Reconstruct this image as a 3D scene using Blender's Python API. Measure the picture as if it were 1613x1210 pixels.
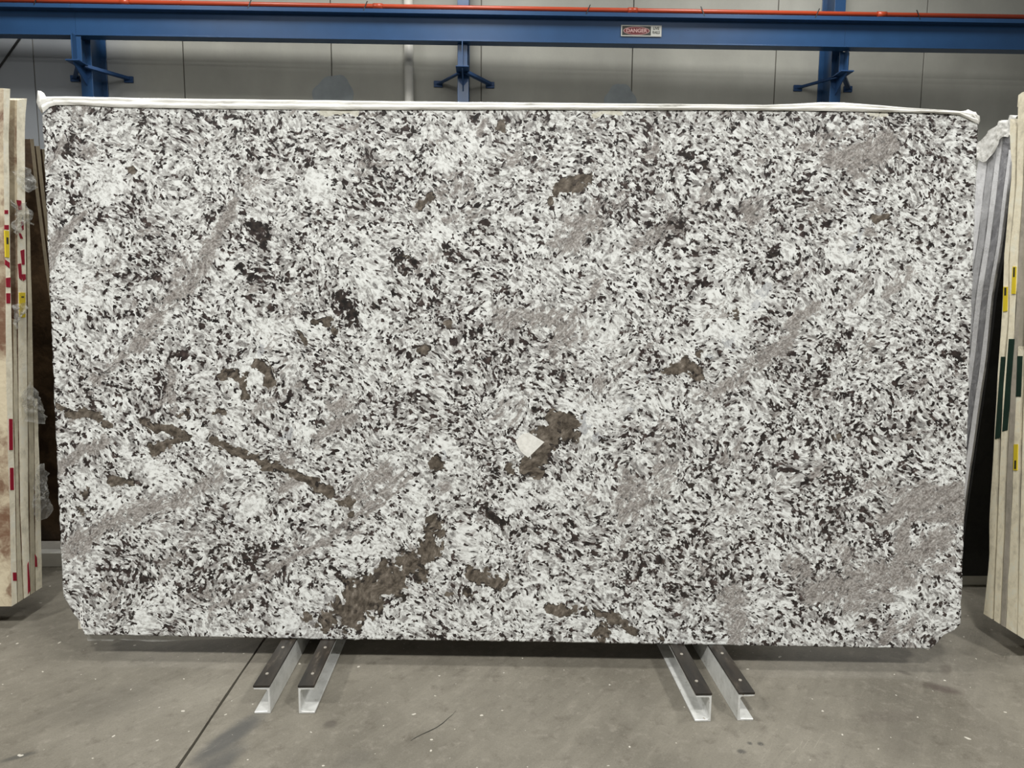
import bpy, bmesh, math, random
import numpy as np
from mathutils import Vector, noise as mnoise
for o in list(bpy.data.objects): bpy.data.objects.remove(o)
random.seed(7); RNG = np.random.default_rng(7)
SC = bpy.context.scene; COL = SC.collection

# ------------------------------------------------------------------ camera
F, CX, CY, H = 1080.0, 806.5, 605.0, 1.35
PSI, PIT, ROLL = math.atan((CX-770)/F), math.atan((CY-482)/F), 0.0085
FWD = np.array([math.sin(PSI)*math.cos(PIT), math.cos(PSI)*math.cos(PIT), -math.sin(PIT)])
_r = np.array([math.cos(PSI), -math.sin(PSI), 0.]); _u = np.cross(_r, FWD)
RGT = math.cos(ROLL)*_r + math.sin(ROLL)*_u
UPV = -math.sin(ROLL)*_r + math.cos(ROLL)*_u
EYE = np.array([0, 0, H])
cd = bpy.data.cameras.new('camera'); cam = bpy.data.objects.new('camera', cd); COL.objects.link(cam)
cd.sensor_width = 36; cd.lens = F/1613*36; cd.clip_start = .05
from mathutils import Matrix
cam.matrix_world = Matrix(((RGT[0], UPV[0], -FWD[0], 0), (RGT[1], UPV[1], -FWD[1], 0), (RGT[2], UPV[2], -FWD[2], H), (0, 0, 0, 1)))
SC.camera = cam
def ray(x, y): return FWD + RGT*(x-CX)/F - UPV*(y-CY)/F
def onz(x, y, z): d = ray(x, y); return EYE + d*(z-H)/d[2]
def ony(x, y, Y): d = ray(x, y); return EYE + d*Y/d[1]
def onx(x, y, X): d = ray(x, y); return EYE + d*X/d[0]

# ------------------------------------------------------------------ light
w = bpy.data.worlds.new('warehouse_air'); SC.world = w; w.use_nodes = True
w.node_tree.nodes['Background'].inputs[0].default_value = (.93, .97, 1, 1)
w.node_tree.nodes['Background'].inputs[1].default_value = .13
def lamp(name, loc, power, size=.9, col=(1, .99, .96), tgt=None):
    l = bpy.data.lights.new(name, 'AREA'); l.shape = 'DISK'; l.size = size; l.energy = power; l.color = col
    o = bpy.data.objects.new(name, l); COL.objects.link(o); o.location = loc
    if tgt: o.rotation_euler = (Vector(tgt)-Vector(loc)).to_track_quat('-Z', 'Y').to_euler()
    return o
for lx in (-5.5, -.6, 4.6):                       # rows of high-bay lamps under the roof
    lamp('high_bay_lamp', (lx, -3.2, 7.6), 525)
    lamp('high_bay_lamp', (lx, 2.0, 7.6), 130)
    lamp('high_bay_lamp', (lx, 8.6, 7.9), 230, 1.8)
SC.view_settings.view_transform = 'Standard'; SC.view_settings.look = 'None'
SC.view_settings.exposure = 0.0; SC.view_settings.gamma = 1.0; SC.view_settings.use_curve_mapping = False

# ------------------------------------------------------------------ shader helpers
class NT:
    def __init__(s, name):
        s.m = bpy.data.materials.new(name); s.m.use_nodes = True; s.t = s.m.node_tree
        s.b = s.t.nodes['Principled BSDF']; s.out = s.t.nodes['Material Output']
    def N(s, typ, ins=None, **pr):
        n = s.t.nodes.new(typ)
        for k, v in pr.items(): setattr(n, k, v)
        for k, v in (ins or {}).items(): s.put(n.inputs[k], v)
        return n
    def put(s, i, v):
        if isinstance(v, bpy.types.NodeSocket): s.t.links.new(v, i)
        elif isinstance(v, (tuple, list)) and i.type == 'RGBA' and len(v) == 3: i.default_value = (*v, 1)
        else: i.default_value = v
    def M(s, op, a, b=0.0, c=None, clamp=False):
        n = s.N('ShaderNodeMath', {0: a, 1: b}, operation=op, use_clamp=clamp)
        if c is not None: s.put(n.inputs[2], c)
        return n.outputs[0]
    def V(s, op, a, b): return s.N('ShaderNodeVectorMath', {0: a, 1: b}, operation=op).outputs[0]
    def scalev(s, a, k):
        n = s.N('ShaderNodeVectorMath', {0: a}, operation='SCALE'); s.put(n.inputs['Scale'], k); return n.outputs[0]
    def mix(s, f, a, b, bt='MIX'):
        n = s.N('ShaderNodeMix', data_type='RGBA', blend_type=bt)
        s.put(n.inputs[0], f); s.put(n.inputs[6], a); s.put(n.inputs[7], b); return n.outputs[2]
    def noise(s, v, sc, det=2., ro=.5, col=False, dist=0.):
        n = s.N('ShaderNodeTexNoise', {'Scale': sc, 'Detail': det, 'Roughness': ro, 'Distortion': dist})
        if v is not None: s.put(n.inputs['Vector'], v)
        return n.outputs['Color' if col else 'Fac']
    def step(s, x, a, b):
        n = s.N('ShaderNodeMapRange', {'Value': x, 'From Min': a, 'From Max': b}, interpolation_type='SMOOTHSTEP'); return n.outputs[0]
    def rot(s, v, ang, sc=(1, 1, 1)):
        a = s.N('ShaderNodeMapping', {'Vector': v, 'Rotation': (0, 0, ang)}).outputs[0]
        return s.N('ShaderNodeMapping', {'Vector': a, 'Scale': sc}).outputs[0]
    def vor(s, v, sc, feat='F1', out='Color', rnd=1.):
        n = s.N('ShaderNodeTexVoronoi', {'Vector': v, 'Scale': sc, 'Randomness': rnd}, feature=feat, voronoi_dimensions='2D'); return n.outputs[out]
    def ramp(s, f, st):
        n = s.N('ShaderNodeValToRGB', {'Fac': f}); e = n.color_ramp.elements
        while len(e) < len(st): e.new(.5)
        for el, (p, c) in zip(e, st): el.position = p; el.color = (*c, 1) if len(c) == 3 else c
        return n.outputs[0]
    def obj(s): return s.N('ShaderNodeTexCoord').outputs['Object']
    def geo(s): return s.N('ShaderNodeNewGeometry').outputs['Position']
    def attr(s, name, out='Vector'): return s.N('ShaderNodeAttribute', attribute_name=name).outputs[out]
    def sep(s, v): return s.N('ShaderNodeSeparateXYZ', {0: v}).outputs
    def bump(s, h, st, d=.01): s.put(s.b.inputs['Normal'], s.N('ShaderNodeBump', {'Height': h, 'Strength': st, 'Distance': d}).outputs[0])
    def fin(s, col, ro=.5, sp=.5, me=0.):
        s.put(s.b.inputs['Base Color'], col); s.put(s.b.inputs['Roughness'], ro)
        s.put(s.b.inputs['Specular IOR Level'], sp); s.put(s.b.inputs['Metallic'], me); return s.m
def lin(r, g, b):
    f = lambda c: (c/255/12.92) if c/255 <= .04045 else ((c/255+.055)/1.055)**2.4
    return (f(r), f(g), f(b))
def plain(name, rgb, ro=.5, sp=.5, me=0., var=.12, sc=9.):
    k = NT(name); n = k.noise(k.geo(), sc, 5., .6)
    c = k.mix(k.M('MULTIPLY', n, 1.), tuple(x*(1-var) for x in rgb), tuple(min(1, x*(1+var)) for x in rgb))
    return k.fin(c, ro, sp, me)

MAT = {}
MAT['steel_blue'] = plain('blue_painted_steel', (.020, .064, .155), .3, .5, var=.2, sc=3)
MAT['bracket_blue'] = plain('bracket_blue_paint', (.016, .058, .16), .5, .4, var=.2, sc=3)
MAT['orange'] = plain('orange_plastic', (.40, .052, .016), .35)
MAT['black'] = plain('black_plastic', (.012, .012, .012), .5)
MAT['pipe'] = plain('off_white_pipe', (.55, .54, .49), .5)
MAT['red'] = plain('red_paint', lin(150, 18, 45), .6, .3)
MAT['yellow'] = plain('yellow_tag', lin(222, 198, 48), .5, .3)
MAT['white'] = plain('white_paint', (.8, .8, .77), .5)
MAT['ink'] = plain('dark_ink', (.02, .02, .015), .6)
MAT['signwhite'] = plain('sign_white', (.42, .42, .38), .5)
MAT['signred'] = plain('sign_red', (.10, .006, .008), .5)
MAT['signtext'] = plain('sign_pale_text', (.45, .28, .26), .5)
MAT['rubber'] = (lambda k: k.fin(k.ramp(k.noise(k.rot(k.geo(), 0, (14, 3, 1)), 2.2, 6, .7), [(.4, (.010, .008, .006)), (.6, (.028, .022, .016)), (.72, (.12, .10, .075))]), .33, .6))(NT('dark_rubber_strip'))
def m_galv():
    k = NT('galvanised_steel'); p = k.geo()
    c = k.ramp(k.noise(p, 22, 6, .65), [(.25, (.50, .50, .47)), (.5, (.68, .685, .66)), (.75, (.78, .785, .76))])
    c = k.mix(k.step(k.noise(p, 60, 3, .6), .64, .74), c, (.3, .25, .18))
    return k.fin(c, .42, .5, .15)
MAT['galv'] = m_galv()
MAT['bolt'] = plain('dull_bolt', (.28, .26, .22), .45)
def m_film(name, alpha, col, al_hi=None):
    k = NT(name); p = k.geo()
    n = k.noise(p, 16, 5, .65, dist=.8)
    k.bump(n, .7, .02); k.fin(col, .22, .6)
    a = k.M('ADD', alpha, k.M('MULTIPLY', k.M('SUBTRACT', n, .5), 1.1 if al_hi is None else al_hi), clamp=True)
    k.put(k.b.inputs['Alpha'], a); return k.m
MAT['film'] = m_film('clear_plastic_film', .34, (.72, .72, .68))
MAT['filmdark'] = m_film('hanging_clear_film', .5, (.50, .50, .47), .7)
MAT['filmwrap'] = m_film('grey_white_wrap', .2, (.85, .85, .87), 1.0)
def m_filmwhite():
    k = NT('white_plastic_film'); p = k.geo(); n = k.noise(k.rot(p, 0, (1, 6, 6)), 9, 5, .6)
    k.bump(n, .35, .01)
    return k.fin(k.ramp(n, [(.28, (.44, .43, .39)), (.45, (.84, .83, .78)), (.7, (.93, .925, .88))]), .4, .4)
MAT['filmwhite'] = m_filmwhite()

def m_wall():
    k = NT('precast_concrete'); p = k.geo()
    c = k.ramp(k.noise(p, .8, 6, .6), [(.3, (.33, .327, .29)), (.55, (.41, .407, .36)), (.75, (.49, .487, .435))])
    c = k.mix(k.M('MULTIPLY', k.noise(k.rot(p, 0, (1, 1, .25)), 2.5, 5, .65), .6), c, (.28, .278, .25))
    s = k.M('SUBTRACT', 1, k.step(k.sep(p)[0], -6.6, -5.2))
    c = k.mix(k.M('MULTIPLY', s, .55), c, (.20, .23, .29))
    k.bump(k.noise(p, 30, 4, .6), .15, .01)
    return k.fin(c, .8, .3)
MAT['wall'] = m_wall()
MAT['joint'] = plain('joint_sealant', (.13, .125, .105), .8)
MAT['patch'] = plain('blue_grey_render_patch', (.285, .315, .325), .8, .2, var=.35, sc=4)

def blob(k, p, cx, cy, r, e=1., ang=0., soft=.6, wob=.3):
    d = k.V('SUBTRACT', p, (cx, cy, 0)); d = k.rot(d, -ang, (1, e, 0))
    ln = k.N('ShaderNodeVectorMath', {0: d}, operation='LENGTH').outputs['Value']
    ln = k.M('ADD', ln, k.M('MULTIPLY', k.M('SUBTRACT', k.noise(p, 9, 4, .6), .5), r*wob*2))
    return k.M('SUBTRACT', 1, k.step(ln, r*(1-soft), r*(1+soft*.4)))
def m_floor():
    k = NT('worn_concrete_floor'); p = k.geo()
    a = k.noise(p, 1.6, 6, .62); b = k.noise(k.rot(p, math.radians(-52), (1, 6, 1)), 3.0, 6, .7)
    c = k.ramp(a, [(.28, (.135, .126, .105)), (.5, (.20, .188, .158)), (.74, (.275, .26, .222))])
    c = k.mix(k.M('MULTIPLY', k.step(b, .5, .8), .5), c, (.30, .282, .24)); c = k.mix(k.M('MULTIPLY', k.step(b, .5, .28), .4), c, (.12, .11, .092))
    c = k.mix(k.M('MULTIPLY', k.step(k.noise(p, 26, 5, .7), .5, .75), .5), c, (.33, .31, .27)); c = k.mix(k.M('MULTIPLY', k.step(k.noise(k.V('ADD', p, (4, 2, 0)), 15, 6, .72), .52, .72), .55), c, (.095, .083, .066))
    c = k.mix(k.M('MULTIPLY', k.step(k.noise(p, 160, 3, .7), .52, .72), .4), c, (.09, .08, .062)); c = k.mix(k.M('MULTIPLY', k.step(k.noise(k.V('ADD', p, (9, 2, 0)), 190, 3, .7), .55, .72), .4), c, (.36, .34, .29))
    d = lambda x, y: tuple(onz(x, y, 0)[:2])
    for (x, y, r, e, an, s, col) in [
            (1484, 1085, .065, 2., -.5, .6, (.075, .055, .05)), (1490, 1055, .05, 2.4, .9, .45, (.09, .075, .06)), (1425, 1060, .028, 2., -.7, .6, (.07, .06, .05)),
            (520, 1141, .025, 1., 0, .55, (.07, .06, .055)), (364, 1160, .16, 3.4, 1.15, .65, (.055, .06, .068)), (345, 1205, .12, 2.6, 1.2, .6, (.055, .06, .068)),
            (30, 1192, .05, 3.5, .5, .6, (.05, .055, .055)), (1168, 1184, .015, 1.2, 0, .7, (.045, .045, .045)), (1181, 1171, .009, 1., 0, .7, (.04, .04, .04)), (1198, 1172, .012, 1., 0, .7, (.04, .04, .04)),
            (1400, 1128, .12, 3., .15, .3, (.1, .085, .075)), (1420, 1170, .12, 1.6, .9, .3, (.11, .1, .085)), (160, 1110, .22, 2., .4, .35, (.115, .108, .092)), (560, 1195, .07, 1.5, 0, .3, (.1, .095, .085))]:
        q = d(x, y); c = k.mix(k.M('MULTIPLY', blob(k, p, q[0], q[1], r, e, an), s), c, col)
    dist = k.vor(k.V('ADD', p, k.scalev(k.noise(p, 30, 2, .5, True), .03)), 13, 'F1', 'Distance')
    rnd = k.sep(k.vor(k.V('ADD', p, k.scalev(k.noise(p, 30, 2, .5, True), .03)), 13))[0]
    chip = k.M('MULTIPLY', k.M('LESS_THAN', dist, k.M('MULTIPLY', k.M('POWER', rnd, 5.), .075)), k.M('GREATER_THAN', rnd, .5))
    c = k.mix(k.M('MULTIPLY', chip, .85), c, (.66, .64, .58))
    sc = k.step(k.M('ABSOLUTE', k.M('SUBTRACT', k.noise(k.rot(p, math.radians(-48), (.5, 7, 1)), 5, 2, .5), .5)), .006, .0)
    c = k.mix(k.M('MULTIPLY', k.M('MULTIPLY', sc, k.step(a, .52, .62)), .35), c, (.42, .40, .35))
    k.bump(k.noise(p, 70, 4, .65), .12, .004)
    c = k.mix(1., c, (.86, .84, .805), 'MULTIPLY')
    return k.fin(c, k.M('ADD', .42, k.M('MULTIPLY', a, .25)), .4)
MAT['floor'] = m_floor()

# ------------------------------------------------------------------ mesh helpers
ORG = {}
def reg(o, org, parent):
    COL.objects.link(o)
    if parent is not None: o.parent = parent
    else: o.location = org
    ORG[o.name] = np.array(org); return o
def thing(name, base, label, cat, group=None, kind=None):
    o = bpy.data.objects.new(name, None); o.empty_display_size = .1; reg(o, np.array(base, float), None); tag(o, label, cat, group, kind); return o
def tag(o, label=None, cat=None, group=None, kind=None):
    for k, v in (('label', label), ('category', cat), ('group', group), ('kind', kind)):
        if v: o[k] = v
    if cat and not kind: o['kind'] = 'thing'
    return o
def mesh(name, V, Fc, mat, parent=None, smooth=False):
    V = np.asarray(V, float)
    org = ORG[parent.name] if parent is not None else np.array([*(V.min(0)+V.max(0))[:2]/2, V[:, 2].min()])
    me = bpy.data.meshes.new(name); me.from_pydata((V-org).tolist(), [], [list(f) for f in Fc]); me.update()
    bm = bmesh.new(); bm.from_mesh(me); bmesh.ops.recalc_face_normals(bm, faces=bm.faces); bm.to_mesh(me); bm.free()
    if smooth: me.polygons.foreach_set('use_smooth', [True]*len(me.polygons))
    me.materials.append(mat)
    return reg(bpy.data.objects.new(name, me), org, parent)
BF = [(0, 1, 2, 3), (4, 7, 6, 5), (0, 4, 5, 1), (1, 5, 6, 2), (2, 6, 7, 3), (3, 7, 4, 0)]
def box(name, lo, hi, mat, parent=None, bev=.0, R=None, org=None):
    (x0, y0, z0), (x1, y1, z1) = lo, hi
    V = np.array([(x0, y0, z0), (x1, y0, z0), (x1, y1, z0), (x0, y1, z0), (x0, y0, z1), (x1, y0, z1), (x1, y1, z1), (x0, y1, z1)], float)
    if R is not None: V = (V-org) @ R.T + org
    o = mesh(name, V, BF, mat, parent)
    if bev: bevel(o, bev)
    return o
def bevel(o, wd, seg=2):
    m = o.modifiers.new('bevel', 'BEVEL'); m.width = wd; m.segments = seg; m.limit_method = 'ANGLE'; m.angle_limit = math.radians(40)
def prism(name, A, D, mat, parent=None, smooth=False):
    """closed outline A (n x 3) swept by vector D"""
    A = np.asarray(A, float); n = len(A); V = np.vstack([A, A+np.asarray(D, float)])
    Fc = [tuple(range(n)), tuple(range(2*n-1, n-1, -1))]+[(i, (i+1) % n, n+(i+1) % n, n+i) for i in range(n)]
    return mesh(name, V, Fc, mat, parent, smooth)
def cyl(name, a, b, r, mat, parent=None, n=16, r2=None):
    a = np.asarray(a, float); b = np.asarray(b, float); d = (b-a)/np.linalg.norm(b-a)
    t = np.array([0, 0, 1.]) if abs(d[2]) < .9 else np.array([1., 0, 0]); x = np.cross(d, t); x /= np.linalg.norm(x); y = np.cross(d, x)
    an = np.arange(n)*2*math.pi/n; ring = np.cos(an)[:, None]*x+np.sin(an)[:, None]*y
    V = np.vstack([a+ring*r, b+ring*(r2 or r)])
    o = mesh(name, V, [tuple(range(n)), tuple(range(n, 2*n))]+[(i, (i+1) % n, n+(i+1) % n, n+i) for i in range(n)], mat, parent)
    for p in o.data.polygons: p.use_smooth = len(p.vertices) == 4
    return o
def sheet(name, G, mat, parent=None, smooth=True):
    """grid of points G (r x c x 3)"""
    r, c, _ = G.shape; i = np.arange(r*c).reshape(r, c)
    Fc = [(i[a, b], i[a, b+1], i[a+1, b+1], i[a+1, b]) for a in range(r-1) for b in range(c-1)]
    return mesh(name, G.reshape(-1, 3), Fc, mat, parent, smooth)
def nz(p, s=1.): return np.array(mnoise.noise_vector(Vector(p)*s))

# ------------------------------------------------------------------ floor and wall
fl = box('floor', (-14, -7, -.2), (14, 11.9, -.02), MAT['joint']); tag(fl, kind='structure')
xs = [-14, -6.93, -.905, 5.12, 14]
for i in range(4):
    ys = np.linspace(-7, 11.66, 150 if i in (1, 2) else 3)
    jl = lambda x, s: [(x+s*.0045+(0 if abs(x) > 13 else random.uniform(-.0012, .0012)+(.006*s if random.random() < .04 else 0)), y, -.02) for y in ys]
    prism('floor_bay', jl(xs[i], 1)+jl(xs[i+1], -1)[::-1], (0, 0, .02), MAT['floor'], fl)
# crack in the concrete, as a narrow strip of dark fill
cr = [(646, 1168), (655, 1162), (664, 1157), (676, 1152), (688, 1146), (698, 1139), (706, 1132), (713, 1126), (719, 1119)]
cw = [.0005, .002, .0016, .0026, .002, .003, .0022, .0014, .0004]
pts = [onz(x+random.uniform(-.6, .6), y, .0008) for x, y in cr]
V = []
for p, q in zip(pts, cw): V += [p-np.array([0, q, 0]), p+np.array([0, q, 0])]
mesh('crack', V, [(2*i, 2*i+1, 2*i+3, 2*i+2) for i in range(len(cr)-1)], MAT['ink'], fl)
WY = 11.65
wb = box('wall_back', (-14, WY+.02, -.02), (14, WY+.25, 8.6), MAT['joint']); tag(wb, kind='structure')
jx = [ony(x, 100, WY)[0] for x in (53, 289, 522, 758, 996, 1222, 1455)]
jx = [-14, jx[0]-4.84, jx[0]-2.42]+jx+[jx[-1]+2.45, jx[-1]+4.9, 14]
for a, b in zip(jx[:-1], jx[1:]):
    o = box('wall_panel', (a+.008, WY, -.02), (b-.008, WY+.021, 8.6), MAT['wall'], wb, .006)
for px, py, r in ((526, 152, .33), (977, 160, .27)):
    c = ony(px, py, WY-.004); an = np.linspace(0, 2*math.pi, 40, endpoint=False)
    rr = r*(1+.06*np.sin(3*an+px)+.04*np.sin(7*an))
    prism('render_patch', [(c[0]+q*math.cos(t), WY-.004, c[2]+q*math.sin(t)) for q, t in zip(rr, an)], (0, .006, 0), MAT['patch'], wb)

# ------------------------------------------------------------------ steel columns with corbels
def column(px, pystub, label):
    YF = 11.2; x = ony(px, 140, YF)[0]; w2 = .088
    t = thing('steel_column', (x, YF+.2, 0), label, 'column', 'blue columns against the concrete wall'); B = MAT['steel_blue']; K = MAT['bracket_blue']
    box('flange', (x-w2, YF, 0), (x+w2, YF+.018, 8.2), B, t, .004); box('flange', (x-w2, WY-.025, 0), (x+w2, WY-.007, 8.2), B, t, .004)
    box('web', (x-.006, YF+.018, 0), (x+.006, WY-.025, 8.2), B, t)
    box('base_plate', (x-.16, YF-.1, 0), (x+.16, WY-.002, .02), K, t)
    zp = ony(px, pystub, 10.9)[2]
    zt = BZ0-.002
    box('corbel_plate', (x-.1, 10.84, zp-.01), (x+.1, YF+.01, zp+.008), K, t, .003)
    prism('gusset', [(x-.008, YF, zp-.01), (x-.008, 10.88, zp-.01), (x-.008, 10.88, zp-.04), (x-.008, YF, zp-.26)], (.016, 0, 0), K, t)
    prism('gusset', [(x-.085, YF-.004, zp-.011), (x+.085, YF-.004, zp-.011), (x+.06, YF-.004, zp-.12), (x, YF-.004, zp-.19), (x-.06, YF-.004, zp-.12)], (0, .012, 0), K, t)
    box('bracket_post', (x-.075, 10.97, zp+.008), (x+.075, 10.985, zt), B, t, .003); box('bracket_fin', (x-.007, 10.86, zp+.008), (x+.007, YF+.01, zt), B, t)
    for s in (-1, 1):
        a = np.array([x+s*.05, 11.06, zp-.04]); b = np.array([x+s*.42, WY-.03, zp-.04]); d = (b-a)/np.linalg.norm(b-a); nrm = np.array([-d[1], d[0], 0])*.03
        br = prism('brace', [a-nrm, a+nrm, b+nrm, b-nrm], (0, 0, .008), K, t)
        prism('brace_lip', [a-nrm, a-nrm*.8, b-nrm*.8, b-nrm], (0, 0, .05), K, br)
        box('wall_pad', (x+s*.42-.07, WY-.034, zp-.075), (x+s*.42+.07, WY-.001, zp+.02), K, br, .004)
        for q in (-.045, .045): cyl('bolt', (x+s*.42+q, WY-.036, zp-.03), (x+s*.42+q, WY-.05, zp-.03), .012, K, br, 8)
BC = ony(800, 66, 10.86); BZ0 = BC[2]                      # underside of the runway beam
column(137.5, 96.5, 'blue steel column nearest the black diagonal cable on the wall')
column(729.5, 106, 'blue steel column beside the white downpipe')
column(1316, 113, 'blue steel column between the danger sign and the film-wrapped slabs')

# ------------------------------------------------------------------ runway beam
A0 = onz(0, 53.5, BZ0); A1 = onz(1613, 78.5, BZ0); bd = (A1-A0); bd[2] = 0; bd /= np.linalg.norm(bd); bn = np.array([-bd[1], bd[0], 0])
def bp(s, n, z): return A0+bd*s+bn*n+np.array([0, 0, z])
sx = lambda px: (onz(px, 53.5+px*25/1613, BZ0)-A0) @ bd
cuts = [-6.2, sx(114.5), sx(1334), sx(1613)+6]
bl = ['blue runway beam length above the cream slabs with red paint', 'blue runway beam length carrying the danger sign', 'blue runway beam length above the film-wrapped slabs']
for i in range(3):
    s0, s1 = cuts[i]+.0015, cuts[i+1]-.0015; t = thing('runway_beam', bp((s0+s1)/2, .09, 0), bl[i], 'steel beam', 'blue crane runway beam lengths'); B = MAT['steel_blue']; L = bd*(s1-s0)
    q = lambda n0, n1, z0, z1: [bp(s0, n0, z0), bp(s0, n1, z0), bp(s0, n1, z1), bp(s0, n0, z1)]
    bevel(prism('bottom_flange', q(0, .18, 0, .016), L, B, t), .003)
    prism('web', q(.084, .096, .016, .39), L, B, t)
    bevel(prism('top_flange', q(-.02, .2, .375, .39), L, B, t), .003)
    bevel(prism('cap_channel', q(-.035, -.02, .372, .432), L, B, t), .004); prism('cap_top', q(-.02, .215, .42, .432), L, B, t)
rc = thing('conductor_rail', bp(7.5, .0, .435), 'orange conductor rail running along the top of the blue beam', 'conductor rail')
cyl('rail', bp(cuts[0], 0, .475), bp(cuts[3], 0, .475), .034, MAT['orange'], rc, 18)
for px in (62, 396, 577, 925, 1104, 1283, 1441):
    s = sx(px); sg = random.choice((-1, 1))*.03
    prism('cable_tie', [bp(s-.008-sg, -.037, .40), bp(s+.008-sg, -.037, .40), bp(s+.008+sg, -.037, .535), bp(s-.008+sg, -.037, .535)], bn*.006, MAT['black'], rc)
for px in (200, 596, 995, 1385): s = sx(px); cyl('coupler', bp(s-.07, 0, .475), bp(s+.07, 0, .475), .043, MAT['orange'], rc, 18)

# danger sign on the web
sg0 = sx(979); sg1 = sx(1043); sw = sg1-sg0; sz0 = .132; sh = .165; sn = .068
t = thing('danger_sign', bp((sg0+sg1)/2, sn, sz0), 'small danger sign with red oval on the blue runway beam', 'sign')
qq = lambda a, b, z0, z1, n: [bp(sg0+a*sw, n, sz0+z0*sh), bp(sg0+b*sw, n, sz0+z0*sh), bp(sg0+b*sw, n, sz0+z1*sh), bp(sg0+a*sw, n, sz0+z1*sh)]
bevel(prism('plate', qq(0, 1, 0, 1, sn), bn*.006, MAT['signwhite'], t), .002)
prism('stand_off', qq(.2, .25, .3, .7, sn+.006), bn*(.084-sn-.005), MAT['steel_blue'], t); prism('stand_off', qq(.75, .8, .3, .7, sn+.006), bn*(.084-sn-.005), MAT['steel_blue'], t)
prism('black_field', qq(.025, .735, .1, .9, sn-.001), bn*.002, MAT['ink'], t)
def oval(nm, rx, rz, n, mat): return prism(nm, [bp(sg0+(.38+rx*math.cos(a))*sw, n, sz0+(.49+rz*math.sin(a))*sh) for a in np.linspace(0, 2*math.pi, 48, endpoint=False)], bn*.0012, mat, t)
oval('oval_ring', .325, .36, sn-.002, MAT['signtext']); oval('red_oval', .31, .325, sn-.003, MAT['signred'])
def text(nm, s, size, a, z, n, mat, sxk=1.):
    cu = bpy.data.curves.new(nm, 'FONT'); cu.body = s; cu.size = size; cu.align_x = 'CENTER'; cu.align_y = 'CENTER'; cu.extrude = .0004; cu.offset = .0016
    o = bpy.data.objects.new(nm, cu); COL.objects.link(o); bpy.context.view_layer.update()
    me = bpy.data.meshes.new_from_object(o.evaluated_get(bpy.context.evaluated_depsgraph_get())); bpy.data.objects.remove(o)
    v = np.empty(len(me.vertices)*3); me.vertices.foreach_get('co', v); v = v.reshape(-1, 3)
    W = np.array([bp(sg0+a*sw, n, sz0+z*sh)+bd*(p[0]*sxk)+np.array([0, 0, p[1]])-bn*p[2] for p in v])-ORG[t.name]
    me.vertices.foreach_set('co', W.ravel()); me.materials.clear(); me.materials.append(mat); reg(bpy.data.objects.new(nm, me), ORG[t.name], t)
text('lettering', 'DANGER', .075, .38, .49, sn-.0035, MAT['signtext'], 1.05)
text('lettering', 'LIVE', .058, .865, .72, sn-.0008, MAT['ink'], .9); text('lettering', 'RAILS', .058, .865, .36, sn-.0008, MAT['ink'], .78)

# downpipe and cable
a = ony(645.7, 140, WY-.085)
t = thing('downpipe', (a[0], a[1], 0), 'off-white round downpipe fixed to the concrete wall', 'pipe')
cyl('pipe', (a[0], a[1], 0), (a[0]-.02, a[1], 8.3), .074, MAT['pipe'], t, 24)
for z in (2.2, 6.9): cyl('pipe_clip', (a[0], a[1], z), (a[0], a[1], z+.04), .084, MAT['pipe'], t, 24)
a = ony(-60, 190, WY-.02); b = ony(52, 30, WY-.02)
tag(cyl('diagonal_cable', a, b+(b-a)*.4, .014, MAT['black'], None, 8), 'thin black diagonal cable running up the concrete wall', 'cable')

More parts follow.
